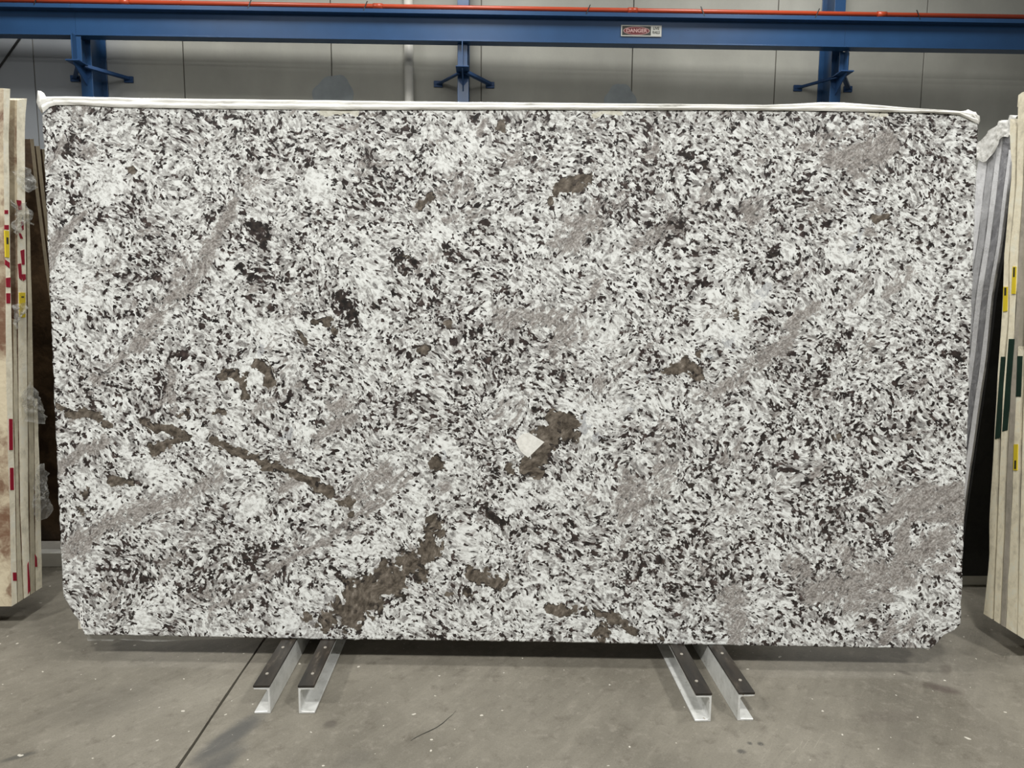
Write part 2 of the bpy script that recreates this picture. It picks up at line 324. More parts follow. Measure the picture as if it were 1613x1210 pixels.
# ------------------------------------------------------------------ granite slab
P1 = onz(466.4, 1007, .1); P2 = onz(1115.6, 1015.7, .1); EU = (P2-P1)/np.linalg.norm(P2-P1); NH = np.array([-EU[1], EU[0], 0])
TH = math.radians(3.2); EV = math.cos(TH)*np.array([0, 0, 1])+math.sin(TH)*NH; NB = np.cross(EU, EV)
if NB[1] < 0: NB = -NB                                     # points away from the camera, into the stone
def uv(x, y):
    d = ray(x, y); t = ((P1-EYE) @ NB)/(d @ NB); P = EYE+d*t-P1; return P @ EU, P @ EV
def sp(u, v, n=0.): return P1+EU*u+EV*v+NB*n
def m_granite():
    k = NT('speckled_granite'); P = k.attr('suv'); A = k.sep(k.attr('mask_a')); B = k.sep(k.attr('mask_b'))
    tau, bro, drk = A[0], A[1], A[2]; whi, blu, den = B[0], B[1], B[2]
    cen = lambda n: k.V('SUBTRACT', n, (.5, .5, .5))
    off = lambda v, x: k.V('ADD', v, (x, x*.7+1, x*.3))
    sgn = lambda n, a: k.M('MULTIPLY', k.M('SUBTRACT', n, .5), a)
    Pw = k.V('ADD', P, k.scalev(cen(k.noise(P, 4, 2, .5, True)), .12))
    Pw = k.V('ADD', Pw, k.scalev(cen(k.noise(P, 30, 2, .55, True)), .013))
    Pa = k.rot(Pw, math.radians(33), (1, 1.42, 1)); Pb = k.rot(Pw, math.radians(-48), (1, 1.4, 1)); Pc = k.rot(Pw, math.radians(-42), (1, 5.5, 1))
    ca = k.vor(Pa, 125, out='Position'); cb = k.vor(Pb, 130, out='Position'); cw = k.vor(Pw, 90, out='Position')   # crystal facets
    # feldspar grains
    g1 = k.sep(k.vor(Pa, 50))[0]; g2 = k.sep(k.vor(k.rot(Pw, .4, (1, 1.35, 1)), 27))[1]
    g = k.N('ShaderNodeMix', {0: k.M('MULTIPLY', whi, .8, clamp=True), 2: g1, 3: g2}, data_type='FLOAT').outputs[0]
    g = k.M('ADD', k.M('MULTIPLY', g, .62), sgn(k.noise(Pa, 75, 3, .6), 1.7)); g = k.M('ADD', g, sgn(k.noise(off(ca, 4), 60, 1, .5), 1.1)); g = k.M('ADD', g, k.M('ADD', .14, k.M('MULTIPLY', whi, .22)))
    col = k.ramp(g, [(.0, (.19, .185, .175)), (.2, (.37, .365, .35)), (.42, (.60, .605, .58)), (.75, (.77, .785, .76))])
    # blue-grey translucent quartz
    bq = k.step(k.M('ADD', blu, sgn(k.noise(cb, 26, 3, .6), 3.)), .45, .62)
    col = k.mix(k.M('MULTIPLY', k.M('MULTIPLY', bq, k.step(blu, .02, .2)), .7), col, k.ramp(k.noise(k.rot(Pw, .15, (5, 1, 1)), 24, 3, .6), [(.3, (.17, .18, .20)), (.65, (.55, .56, .56))]))
    # density of the dark minerals
    lo = k.noise(P, 2.6, 3, .55); mid = k.noise(off(P, 5), 11, 3, .6)
    D = k.M('ADD', sgn(lo, .12), sgn(mid, .19)); D = k.M('ADD', D, k.M('MULTIPLY', den, .032)); D = k.M('SUBTRACT', D, k.M('MULTIPLY', whi, .10)); D = k.M('ADD', D, k.M('MULTIPLY', drk, .09))
    h = k.M('ADD', k.noise(off(ca, 2), 40, 3, .6), D); col = k.mix(k.M('MULTIPLY', k.step(h, .50, .60), .55), col, (.20, .182, .172))
    # taupe bands
    st = k.noise(Pc, 26, 4, .65)
    tau = k.M('MAXIMUM', tau, k.M('MULTIPLY', k.step(k.noise(off(k.rot(Pw, math.radians(-40), (1, 2.2, 1)), 8), 5.5, 3, .6), .53, .72), .62))
    tm = k.M('ADD', tau, sgn(k.noise(cb, 20, 4, .65), 2.2)); tm = k.M('ADD', tm, sgn(k.noise(Pb, 60, 3, .6), 1.6)); tm = k.M('ADD', tm, sgn(st, 1.8)); tm = k.M('MULTIPLY', k.step(tm, .36, .70), k.step(tau, .03, .25))
    tc = k.ramp(k.M('ADD', k.M('MULTIPLY', st, .6), k.M('MULTIPLY', k.noise(P, 130, 3, .7), .7)), [(.48, (.06, .048, .042)), (.6, (.185, .164, .147)), (.66, (.245, .222, .202)), (.8, (.50, .475, .45))])
    # dark flecks in several sizes and two directions
    cold = k.ramp(k.noise(P, 40, 2, .5), [(.38, (.015, .012, .011)), (.58, (.042, .031, .028)), (.75, (.095, .072, .064))])
    f1 = k.step(k.M('ADD', k.noise(off(ca, 1), 44, 2, .6), D), .592, .612)
    f2 = k.step(k.M('ADD', k.noise(off(cb, 3), 37, 2, .6), D), .622, .642)
    f3 = k.step(k.M('ADD', k.noise(off(cw, 9), 19, 3, .6), k.M('MULTIPLY', D, 1.15)), .68, .70)
    f4 = k.step(k.M('ADD', k.noise(Pa, 66, 3, .6), D), .615, .64)
    fk = k.M('MAXIMUM', k.M('MAXIMUM', f1, f2), k.M('MAXIMUM', f3, f4))
    fk = k.M('MULTIPLY', fk, k.M('SUBTRACT', 1, k.M('MULTIPLY', tm, .72)))
    col = k.mix(k.M('MULTIPLY', tm, .86), col, tc); col = k.mix(fk, col, cold)
    # black crystals
    dm = k.M('ADD', k.M('MULTIPLY', drk, .62), sgn(k.noise(off(cw, 6), 30, 3, .6), 3.2))
    col = k.mix(k.M('MULTIPLY', k.step(dm, .50, .54), k.step(drk, .02, .14)), col, k.ramp(k.noise(P, 55, 2, .5), [(.4, (.014, .012, .011)), (.7, (.055, .043, .036))]))
    # smoky brown quartz
    bm_ = k.M('ADD', bro, sgn(k.noise(cw, 36, 3, .6), 2.6))
    bc = k.ramp(k.noise(Pb, 38, 5, .7), [(.33, (.035, .028, .021)), (.48, (.10, .083, .065)), (.6, (.165, .14, .113)), (.72, (.29, .255, .215))])
    rim = k.M('MULTIPLY', k.step(k.noise(cw, 22, 2, .5), .49, .56), k.M('SUBTRACT', 1, k.step(bm_, .60, .85)))
    bc = k.mix(k.M('MULTIPLY', rim, .9), bc, (.016, .013, .012))
    col = k.mix(k.M('MULTIPLY', k.step(bm_, .44, .47), k.step(bro, .04, .2)), col, bc)
    # cream resin remains along the top edge
    cre = k.attr('mask_c'); ce = k.step(k.M('ADD', k.sep(cre)[0], sgn(k.noise(Pb, 22, 3, .6), 2.5)), .45, .55); col = k.mix(k.M('MULTIPLY', k.M('MULTIPLY', ce, k.step(k.sep(cre)[0], .02, .2)), .8), col, (.62, .60, .50))
    return k.fin(col, .34, .35)
MAT['granite'] = m_granite()

TOP = [(67, 182), (82, 164), (100, 162), (130, 164), (180, 168), (300, 170.5), (500, 172.5), (900, 172.5), (1200, 173.5), (1400, 176), (1500, 178), (1528, 182), (1540, 197)]
BOT = [(98.4, 918), (99.3, 940), (107, 949), (111, 958), (117, 969), (124, 976), (134, 1000), (180, 1000.5), (340, 1003.5), (500, 1006.5), (860, 1011), (1160, 1016.5), (1465, 1022), (1476, 1013), (1484, 1003), (1503, 993), (1513, 983)]
TU = np.array([uv(*p) for p in TOP]); BU = np.array([uv(*p) for p in BOT])
# left / right edges as a function of v
LU = np.array([uv(*p) for p in [(98.4, 918), (91, 750), (79, 450), (71, 250), (67, 182)]]); RU = np.array([uv(*p) for p in [(1513, 983), (1519.5, 750), (1532, 450), (1540, 197)]])
NU, NV = 760, 430
lt, rt = TU[0, 0], TU[-1, 0]; lb, rb = BU[0, 0], BU[-1, 0]
S = np.linspace(0, 1, NU)**1.0
tu = lt+S*(rt-lt); bu = lb+S*(rb-lb)
tv = np.interp(tu, TU[:, 0], TU[:, 1]); bv = np.interp(bu, BU[:, 0], BU[:, 1])
T = np.linspace(0, 1, NV)[:, None]
U = bu*(1-T)+tu*T; Vv = bv*(1-T)+tv*T
# natural tiny unevenness of the sawn outline
for j in (0, -1): Vv[j] += np.convolve(RNG.normal(0, .002, NU), np.ones(5)/5, 'same')
for j in (0, -1): U[:, j] += np.convolve(RNG.normal(0, .003, NV), np.ones(7)/7, 'same')
LAT = RNG.random((512, 512))
def vnoise(x, y, sc, o):
    x = x*sc+o*17.3+200; y = y*sc+o*9.1+200; i = np.floor(x).astype(int); j = np.floor(y).astype(int); a = x-i; b = y-j; a = a*a*(3-2*a); b = b*b*(3-2*b)
    g = lambda p, q: LAT[p % 512, q % 512]
    return (g(i, j)*(1-a)+g(i+1, j)*a)*(1-b)+(g(i, j+1)*(1-a)+g(i+1, j+1)*a)*b-.5
def mask(strokes, Ug, Vg, warp=1., rk=1.):
    m = np.zeros_like(Ug)
    for sc, am in ((9, .030), (22, .022), (48, .014), (95, .008)):
        Ug, Vg = Ug+warp*am*vnoise(Ug, Vg, sc, 1+sc), Vg+warp*am*vnoise(Ug, Vg, sc, 2+sc)
    for s in strokes:
        if len(s) == 4: s = (s[0], s[1], s[0]+.5, s[1], s[2], s[3])
        x1, y1, x2, y2, r, k = s
        a = np.array(uv(x1, y1)); b = np.array(uv(x2, y2)); r = r*.00232*rk; d = b-a
        h = np.clip(((Ug-a[0])*d[0]+(Vg-a[1])*d[1])/(d @ d+1e-9), 0, 1)
        q = np.hypot(Ug-a[0]-h*d[0], Vg-a[1]-h*d[1])
        t = np.clip((q-r*.2)/(r*1.25), 0, 1); m = np.maximum(m, k*(1-t*t*(3-2*t)))
    return m
TAUPE = [(75, 420, 98, 372, 14, .9), (98, 372, 138, 338, 10, .9), (144, 242, 16, .8), (362, 318, 335, 380, 10, .9), (335, 380, 316, 418, 13, .95), (316, 418, 270, 470, 20, .7), (270, 470, 215, 540, 18, .75), (215, 540, 150, 602, 12, .7), (290, 400, 240, 500, 14, .55),
    (264, 580, 272, 640, 8, .85), (162, 690, 95, 738, 15, .85), (90, 872, 180, 820, 18, .85), (180, 820, 280, 792, 22, .8), (280, 792, 345, 750, 16, .7), (355, 950, 430, 895, 10, .7), (430, 895, 520, 850, 7, .8), (520, 850, 560, 812, 6, .9), (540, 835, 575, 800, 5, .9), (560, 812, 640, 742, 7, .9), (575, 815, 650, 750, 5, .9), (545, 782, 610, 742, 18, .75),
    (534, 636, 14, .95), (498, 692, 550, 660, 14, .85), (440, 775, 470, 760, 12, .9), (455, 718, 14, .8), (790, 508, 880, 503, 20, .7), (900, 505, 868, 560, 20, .7), (950, 440, 930, 475, 7, .8), (905, 366, 28, 1.), (880, 385, 935, 352, 18, .8), (930, 330, 980, 320, 16, .5), (1000, 385, 1065, 358, 14, .65), (1110, 312, 16, .85), (1117, 285, 6, .9), (1180, 333, 25, 1.), (1070, 340, 12, .55),
    (1320, 252, 1405, 228, 26, .85), (1350, 262, 24, .95), (1270, 230, 1330, 210, 14, .6), (1360, 180, 1370, 215, 8, .6), (1290, 478, 1250, 520, 13, .95), (1250, 520, 1188, 572, 17, .9), (1188, 572, 1140, 615, 14, .75), (1042, 670, 1040, 780, 13, .65), (1000, 770, 40, .85), (985, 800, 26, .8), (1060, 735, 14, .6), (1150, 935, 1162, 1005, 26, .8),
    (1430, 785, 1520, 780, 28, .95), (1440, 810, 1520, 808, 20, .9), (1395, 812, 1430, 798, 14, .9), (1425, 830, 1415, 900, 16, .9), (1330, 875, 28, .75), (1290, 930, 1420, 905, 32, .85), (1250, 892, 1290, 925, 20, .75), (1340, 955, 1400, 935, 18, .8), (1440, 885, 1490, 850, 24, .9), (1460, 910, 1500, 890, 12, .7), (1390, 1004, 1440, 980, 12, .85), (1370, 770, 1400, 760, 16, .6), (1340, 990, 1420, 975, 8, .6),
    (940, 185, 925, 215, 6, .8), (1035, 225, 1025, 245, 6, .8), (760, 190, 750, 215, 7, .8), (690, 300, 655, 325, 7, .9), (800, 250, 820, 245, 9, .8), (700, 345, 760, 330, 10, .5), (1400, 500, 10, .5), (1370, 530, 1365, 580, 8, .6), (440, 640, 400, 650, 8, .6), (410, 640, 470, 600, 7, .6)]
BROWN = [(882, 672, 24, 1.), (862, 690, 22, 1.), (850, 715, 17, 1.), (832, 736, 15, 1.), (800, 744, 8, .9), (905, 690, 10, .8), (684, 832, 17, .95), (672, 862, 18, .95), (645, 886, 22, 1.), (610, 912, 26, 1.), (570, 940, 32, 1.), (548, 968, 24, 1.), (515, 980, 14, .95), (665, 900, 14, .8), (480, 975, 10, .7),
    (88, 642, 105, 648, 6, .9), (108, 655, 150, 657, 7, 1.), (150, 657, 172, 668, 5, .8), (228, 668, 290, 690, 8, .95), (240, 707, 272, 696, 8, 1.), (336, 694, 368, 708, 8, .95), (368, 712, 404, 716, 7, .9), (418, 732, 470, 748, 8, .95), (470, 748, 522, 778, 8, 1.), (542, 788, 9, .95), (548, 812, 7, .8), (287, 655, 8, .8),
    (1060, 583, 1085, 580, 9, .9), (1078, 570, 1100, 588, 9, 1.), (1105, 555, 6, .8), (352, 588, 374, 594, 7, .9), (376, 600, 388, 630, 6, .9), (408, 580, 424, 600, 11, 1.), (345, 650, 6, .8), (882, 300, 925, 285, 10, .9), (868, 316, 6, .8), (750, 902, 788, 914, 10, 1.), (742, 928, 8, .8), (712, 932, 7, .8), (864, 956, 900, 962, 6, .9), (942, 966, 1000, 996, 7, .95), (948, 1000, 12, .9), (1040, 1008, 6, .9), (920, 962, 6, .9),
    (178, 757, 205, 756, 8, .9), (138, 782, 8, .9), (125, 806, 7, .8), (692, 734, 9, .95), (664, 552, 9, .95), (500, 502, 522, 506, 6, .9), (530, 520, 6, .8), (1155, 490, 8, .9), (1380, 350, 1400, 342, 6, .9), (640, 405, 8, .7), (760, 262, 5, .6), (210, 268, 6, .9), (790, 195, 8, .8), (470, 530, 480, 540, 6, .8), (700, 512, 6, .8), (1323, 688, 7, .9), (680, 300, 665, 320, 5, .9)]
DARK = [(395, 358, 412, 366, 13, 1.), (378, 420, 11, 1.), (345, 418, 9, .8), (390, 440, 8, .9), (408, 380, 8, .8), (625, 402, 636, 424, 13, 1.), (655, 418, 9, .9), (706, 398, 13, .9), (748, 430, 10, .8), (540, 470, 560, 522, 9, .9), (590, 488, 11, .9), (480, 490, 8, .7), (640, 205, 10, .8), (742, 192, 16, .7), (660, 240, 14, .6), (580, 250, 12, .6), (490, 258, 7, .8), (514, 255, 6, .8), (745, 360, 8, .8),
    (757, 800, 790, 822, 8, .95), (775, 786, 6, .9), (760, 832, 8, .9), (800, 770, 8, .7), (520, 895, 548, 922, 7, .95), (500, 925, 8, .6), (1220, 404, 12, .95), (1062, 358, 18, .8), (1215, 440, 1240, 442, 7, .9), (1185, 430, 6, .8), (1065, 592, 8, 1.), (1040, 585, 6, .8), (1100, 545, 5, .9), (1355, 392, 7, .9), (1356, 355, 7, .8), (1410, 346, 7, .9), (1422, 322, 7, .7), (1320, 690, 6, .8), (1498, 556, 1510, 562, 8, .9), (1500, 570, 6, .8),
    (110, 232, 20, .7), (118, 215, 14, .6), (110, 282, 6, .9), (270, 560, 8, .7), (206, 744, 6, .9), (412, 865, 390, 882, 15, .8), (440, 860, 10, .7), (402, 810, 10, .7), (205, 972, 8, .9), (232, 945, 6, .9), (280, 935, 8, .8), (185, 976, 7, .8), (930, 970, 8, .9), (960, 985, 8, .8), (1065, 232, 1085, 240, 6, .9), (1100, 252, 1115, 262, 5, .9), (1150, 200, 7, .8), (1320, 548, 10, .6), (1412, 566, 7, .8), (1188, 740, 7, .8), (1185, 728, 7, .7), (1090, 770, 10, .5), (1245, 548, 7, .8),
    (230, 470, 8, .6), (320, 512, 10, .8), (335, 500, 6, .8), (270, 505, 7, .8), (250, 555, 240, 560, 8, .6), (140, 630, 150, 640, 8, .6), (95, 620, 7, .7), (225, 665, 8, .8), (320, 670, 8, .9), (900, 820, 8, .5), (1060, 940, 8, .8), (1080, 932, 7, .8), (1025, 945, 8, .7), (1310, 978, 8, .9), (1378, 980, 8, .8), (1310, 1000, 6, .9), (1325, 1005, 8, .7), (1360, 805, 10, .6), (1350, 770, 8, .7), (1270, 690, 8, .6), (1205, 685, 8, .7), (900, 740, 6, .7), (870, 720, 8, .8), (950, 690, 7, .9), (840, 650, 10, .9), (925, 655, 6, .8), (780, 742, 6, .9), (852, 742, 7, 1.), (828, 704, 5, .6)]
WHITE = [(160, 290, 34, .9), (130, 470, 34, .7), (110, 440, 26, .6), (150, 380, 26, .5), (380, 598, 26, 1.), (430, 525, 26, .9), (490, 512, 28, .9), (590, 510, 20, .8), (500, 292, 28, .9), (695, 362, 24, .9), (700, 255, 24, .7), (750, 240, 20, .6), (560, 440, 30, .6), (640, 592, 16, .8), (1110, 500, 1150, 515, 26, .9), (1130, 470, 22, .7), (935, 655, 34, .8), (895, 640, 18, 1.), (1080, 555, 30, .6), (800, 782, 30, .9), (1190, 468, 24, .8), (1340, 380, 26, .8), (1250, 390, 20, .6),
    (590, 872, 20, .9), (745, 850, 32, .7), (250, 942, 26, .9), (220, 975, 20, .8), (450, 980, 22, .9), (870, 945, 16, .9), (990, 1004, 18, .9), (300, 680, 26, .8), (250, 740, 26, .8), (180, 800, 22, .7), (130, 760, 20, .6), (560, 870, 22, .7), (470, 770, 20, .7), (390, 800, 24, .7), (660, 790, 26, .6), (950, 530, 30, .5), (1200, 940, 24, .4), (1330, 985, 16, .8), (1500, 930, 14, .7), (400, 300, 20, .5), (330, 395, 14, .6), (880, 780, 24, .6), (480, 690, 30, .4), (700, 710, 24, .5), (1430, 930, 20, .4), (600, 985, 30, .5), (730, 980, 30, .4), (1000, 470, 20, .5), (830, 690, 14, 1.), (1440, 450, 26, .4), (1140, 410, 20, .5)]
BLUE = [(1196, 455, 13, 1.), (1190, 475, 9, .9), (1150, 540, 13, .9), (1120, 555, 8, .7), (1028, 600, 1034, 585, 6, 1.), (412, 545, 410, 560, 6, 1.), (405, 510, 5, .8), (920, 670, 16, .8), (945, 690, 12, .7), (1352, 372, 1340, 395, 9, 1.), (1385, 335, 7, .9), (450, 680, 12, .8), (440, 690, 8, .8), (700, 722, 10, .7), (650, 280, 10, .7), (760, 250, 8, .7), (330, 395, 6, .7), (390, 395, 6, .7), (640, 408, 5, .6), (365, 820, 10, .5), (1000, 640, 14, .5), (480, 340, 10, .4)]
DENS = [(300, 220, 560, 230, 70, .5), (560, 260, 640, 330, 60, .7), (1250, 200, 1500, 240, 60, .5), (1000, 330, 1300, 330, 60, .5), (750, 560, 860, 560, 50, .6), (420, 450, 560, 470, 40, .5), (200, 880, 420, 900, 50, .7), (1280, 600, 1450, 650, 90, .35), (1250, 780, 1400, 850, 60, .8), (1060, 880, 1250, 920, 70, .6), (900, 860, 1000, 900, 60, .4), (100, 600, 260, 640, 30, .6), (500, 640, 620, 640, 60, .4), (1200, 700, 60, .5), (840, 430, 60, .4), (1080, 700, 1100, 760, 40, .4)]
CREAM = [(510, 174, 560, 176, 7, .9), (935, 176, 975, 178, 7, .9), (1365, 180, 1395, 184, 7, .7)]
def build_slab():
    n = NU*NV; idx = np.arange(n).reshape(NV, NU)
    Pf = P1+U[..., None]*EU+Vv[..., None]*EV
    loop = np.concatenate([idx[0, :], idx[1:, -1], idx[-1, -2::-1], idx[-2:0:-1, 0]]); m = len(loop)
    Pb = Pf.reshape(-1, 3)[loop]+NB*.02
    # the arris: front edge slightly rounded off
    allv = np.vstack([Pf.reshape(-1, 3), Pb])
    q = np.stack([idx[:-1, :-1], idx[:-1, 1:], idx[1:, 1:], idx[1:, :-1]], -1).reshape(-1, 4)
    nx = np.roll(loop, -1); bi = n+np.arange(m); side = np.stack([loop, bi, np.roll(bi, -1), nx], -1)
    Q = np.vstack([q, side]); nf = len(Q)
    org = np.array([*P1[:2]+EU[:2]*.78, .1])
    me = bpy.data.meshes.new('granite_slab'); me.vertices.add(n+m); me.vertices.foreach_set('co', (allv-org).ravel())
    me.loops.add(nf*4+m); me.polygons.add(nf+1)
    me.loops.foreach_set('vertex_index', np.concatenate([Q.ravel(), bi]).astype(np.int32))
    me.polygons.foreach_set('loop_start', np.concatenate([np.arange(nf)*4, [nf*4]]).astype(np.int32))
    me.update(calc_edges=True); me.validate()
    uu = np.concatenate([U.ravel(), U.ravel()[loop]]); vv = np.concatenate([Vv.ravel(), Vv.ravel()[loop]])
    dd = np.concatenate([np.zeros(n), np.full(m, .02)])
    def at(name, x, y, z): a = me.attributes.new(name, 'FLOAT_VECTOR', 'POINT'); a.data.foreach_set('vector', np.stack([x, y, z], -1).ravel().astype(np.float32))
    at('suv', uu, vv, dd); at('mask_a', mask(TAUPE, uu, vv), mask(BROWN, uu, vv, 1., 1.3), mask(DARK, uu, vv)); at('mask_b', mask(WHITE, uu, vv)*.78, mask(BLUE, uu, vv), mask(DENS, uu, vv)); at('mask_c', mask(CREAM, uu, vv), dd*0, dd*0)
    me.materials.append(MAT['granite'])
    return reg(bpy.data.objects.new('granite_slab', me), org, None)
slab = build_slab(); tag(slab, 'large polished white granite slab with dark flecks and brown veins on steel channels', 'stone slab')
def inlay(name, px, mat, d=.0006, parent=slab):
    return prism(name, [sp(*uv(*p), -d) for p in px], NB*(d+.0004), mat, parent)
MAT['feldspar'] = (lambda k: k.fin(k.ramp(k.noise(k.geo(), 60, 5, .65), [(.3, (.60, .59, .54)), (.6, (.78, .77, .72))]), .34, .35))(NT('pale_feldspar'))
inlay('feldspar_crystal', [(833.5, 682), (857.5, 696.5), (832, 721), (821, 712.5), (815, 702), (812, 695), (822, 684)], MAT['feldspar'])
# small printed sticker and white mark near the lower corners
st = inlay('sticker', [(125.5, 951.5), (129.5, 951.5), (132, 989), (127.5, 989)], MAT['white'])
for a, b in ((953, 956), (962, 966), (968, 972), (975, 977.5), (983, 987)): f = lambda y: 126.9+(y-951)*.062; inlay('print', [(f(a), a), (f(a)+1.3, a), (f(b)+1.3, b), (f(b), b)], MAT['ink'], .0012)
for q in ([(1462, 982), (1463, 982), (1463, 991), (1462, 991)], [(1465.3, 982), (1466.3, 982), (1466, 991), (1465, 991)], [(1462, 985), (1466, 985), (1466, 986), (1462, 986)], [(1462, 989), (1466, 989), (1466, 990), (1462, 990)]): inlay('chalk_mark', q, MAT['white'], .0009)

# second slab of the bundle, just behind
MAT['backstone'] = plain('cream_stone_back', (.52, .49, .41), .7, .3)
def outline(px, n): return [sp(*uv(*p), n) for p in px]
b2 = prism('backing_slab', outline([(117.5, 968), (117.5, 994.5), (134, 995), (180, 999), (500, 1003.8), (1160, 1013), (1440, 1018), (1470, 1000), (1500, 975), (1520, 300), (1526, 190), (1400, 172), (1000, 166), (500, 162), (100, 157), (84, 168), (90, 400), (105, 900)], .0215), NB*.02, MAT['backstone'])
tag(b2, 'cream stone slab standing directly behind the speckled granite slab', 'stone slab')
# white film folded over the top of the bundle
UP = [(66, 152), (80, 151.5), (130, 152), (180, 153), (300, 155), (400, 156), (550, 158), (700, 160), (850, 161.5), (1000, 163), (1120, 164), (1200, 165), (1250, 163.5), (1290, 161), (1325, 160.5), (1360, 163.5), (1410, 168), (1470, 172.5), (1510, 175), (1536, 178)]
LO = [(69, 178), (82, 166), (130, 166), (180, 169.5), (300, 171.5), (400, 172.5), (550, 173.5), (700, 173.5), (850, 173.5), (1000, 173.8), (1120, 174), (1200, 174.5), (1250, 175), (1290, 175.3), (1325, 176), (1360, 176.5), (1410, 177.5), (1470, 178.5), (1510, 181), (1540, 196)]
def resample(L, n): L = np.array(L, float); x = np.linspace(L[0, 0], L[-1, 0], n); return x, np.interp(x, L[:, 0], L[:, 1])
n = 150; xu, yu = resample(UP, n); xl, yl = resample(LO, n)
rows = []
for fr, off in ((0, -.003), (.2, -.009), (.38, -.010), (.5, -.004), (.62, -.006), (.8, -.008), (.93, -.003), (1., .006), (1.0, .03), (.98, .055), (.55, .066), (-1.5, .068)):
    rows.append([sp(*uv(xl[i]*(1-fr)+xu[i]*fr, yl[i]*(1-fr)+yu[i]*fr), off+.003*mnoise.noise(Vector((xu[i]*.025, fr*9, 1)))) for i in range(n)])
ft = thing('top_film', sp(.78, 1.95, .03), 'white plastic film folded over the top edge of the granite slab', 'plastic film')
sheet('folded_strip', np.array(rows), MAT['filmwhite'], ft)
def flap(name, px, offs, mat, parent, thick=.0015):
    V = [sp(*uv(*p), o) for p, o in zip(px, offs)]; c = np.mean(V, 0)-NB*.01; V = V+[c]; m = len(px)
    o = mesh(name, V, [(i, (i+1) % m, m) for i in range(m)], mat, parent, True)
    s = o.modifiers.new('thickness', 'SOLIDIFY'); s.thickness = thick; return o
flap('corner_flap', [(56.3, 141), (61, 141.5), (66, 145), (71, 151.5), (78, 153), (86, 157), (80, 165), (66.5, 179), (60.5, 169), (55.5, 160), (55.5, 150)], [.01, .012, .012, .004, 0, -.006, -.005, -.002, .0, .006, .01], MAT['filmwhite'], ft)
flap('corner_flap', [(1508, 176), (1520, 175), (1527, 171), (1533, 176), (1541, 174.5), (1540, 180), (1546, 181), (1545, 190), (1541, 196), (1536, 188), (1528, 181), (1518, 178)], [0, -.004, .008, .0, .012, .004, .01, .004, -.002, -.008, -.008, -.004], MAT['filmwhite'], ft)
# clear film sagging under the bottom edge
rows = []
xb = np.linspace(132, 420, 60)
for fr in np.linspace(0, 1, 7):
    rows.append([sp(*uv(x, 1000+(x-180)*.017-3+fr*(3+(14.5 if x < 175 else 14.5*max(0, 1-abs(x-235)/210)**.8))), .012+fr*.012+.004*mnoise.noise(Vector((x*.05, fr*3, 4)))) for x in xb])
tag(sheet('sagging_film', np.array(rows), MAT['filmdark']), 'clear plastic film sagging below the bottom edge of the granite slab', 'plastic film')

# ------------------------------------------------------------------ steel channels under the slab
def channel(x, side, y0, y1, label, hh=.1, fw=.053, group='steel channels under the granite slab'):
    """web at x, flanges towards side; rubber on top"""
    t = thing('steel_channel', (x, (y0+y1)/2, 0), label, 'steel channel', group); z = hh-.008; k = .007
    pr = [(0, 0), (fw, 0), (fw, k), (k*1.5, k*1.2), (k, k*2), (k, z-k*2), (k*1.5, z-k*1.2), (fw, z-k), (fw, z), (0, z)]
    bevel(prism('channel', [(x+side*a, y0, b) for a, b in pr], (0, y1-y0, 0), MAT['galv'], t), .0015, 1)
    r0, r1 = sorted((x-side*.001, x+side*(fw+.001)))
    box('rubber_strip', (r0, y0-.002, z), (r1, y1, hh), MAT['rubber'], t, .002)
    for yy in (y0+.07, y0+.25):
        if yy < y1: cyl('bolt', (x+side*.03, yy, hh-.001), (x+side*.03, yy, hh+.003), .0065, MAT['bolt'], t, 12, .005)
    return t
if 1:
    channel(onz(424.7, 1079, .1)[0], -1, 2.16, 4.3, 'steel channel open towards the floor joint, carrying the granite slab')
    channel(onz(469.4, 1079.7, .1)[0], 1, 2.157, 4.3, 'steel channel paired with the one by the floor joint, opening away from it')
    channel(onz(1121.9, 1092.3, .1)[0], -1, 2.087, 4.3, 'steel channel facing the floor crack, of the pair near the cream slabs')
    channel(onz(1164.3, 1091.2, .1)[0], 1, 2.09, 4.3, 'steel channel facing the cream slabs with yellow tags')
def frame(name, x0, x1, yn, yf, lean_n, lean_f, label, xs, hgt=1.9, z0=.1, rail=None):
    t = thing(name, ((x0+x1)/2, (yn+yf)/2, 0), label, 'slab rack'); G = MAT['galv']
    for x in xs:
        for (yb, le, s) in ((yn, lean_n, 1), (yf, lean_f, -1)):
            d = s*hgt*math.tan(le); a = [(x-.03, yb, z0), (x-.03, yb+s*.06, z0), (x-.03, yb+s*.06+d, z0+hgt), (x-.03, yb+d, z0+hgt)]
            prism('post', a, (.06, 0, 0), G, t)
        box('tie_bar', (x-.03, yn+hgt*math.tan(lean_n), z0+hgt-.06), (x+.03, yf-hgt*math.tan(lean_f), z0+hgt), G, t)
        box('foot_beam', (x-.03, yn, z0-.0), (x+.03, yf, z0+.05), G, t)
    box('top_bar', (x0, (yn+yf)/2-.04, z0+hgt), (x1, (yn+yf)/2+.04, z0+hgt+.02), G, t)
    if rail: box('base_rail', rail[0], rail[1], MAT['galvd'], t, .004)
    return t
MAT['galvd'] = plain('grey_painted_rail', (.62, .61, .56), .6)
frame('slab_rack', -.78, .9, 2.62, 3.5, math.radians(6), math.radians(6), 'steel A-frame rack behind the speckled granite slab', (-.672, .775), 1.72)


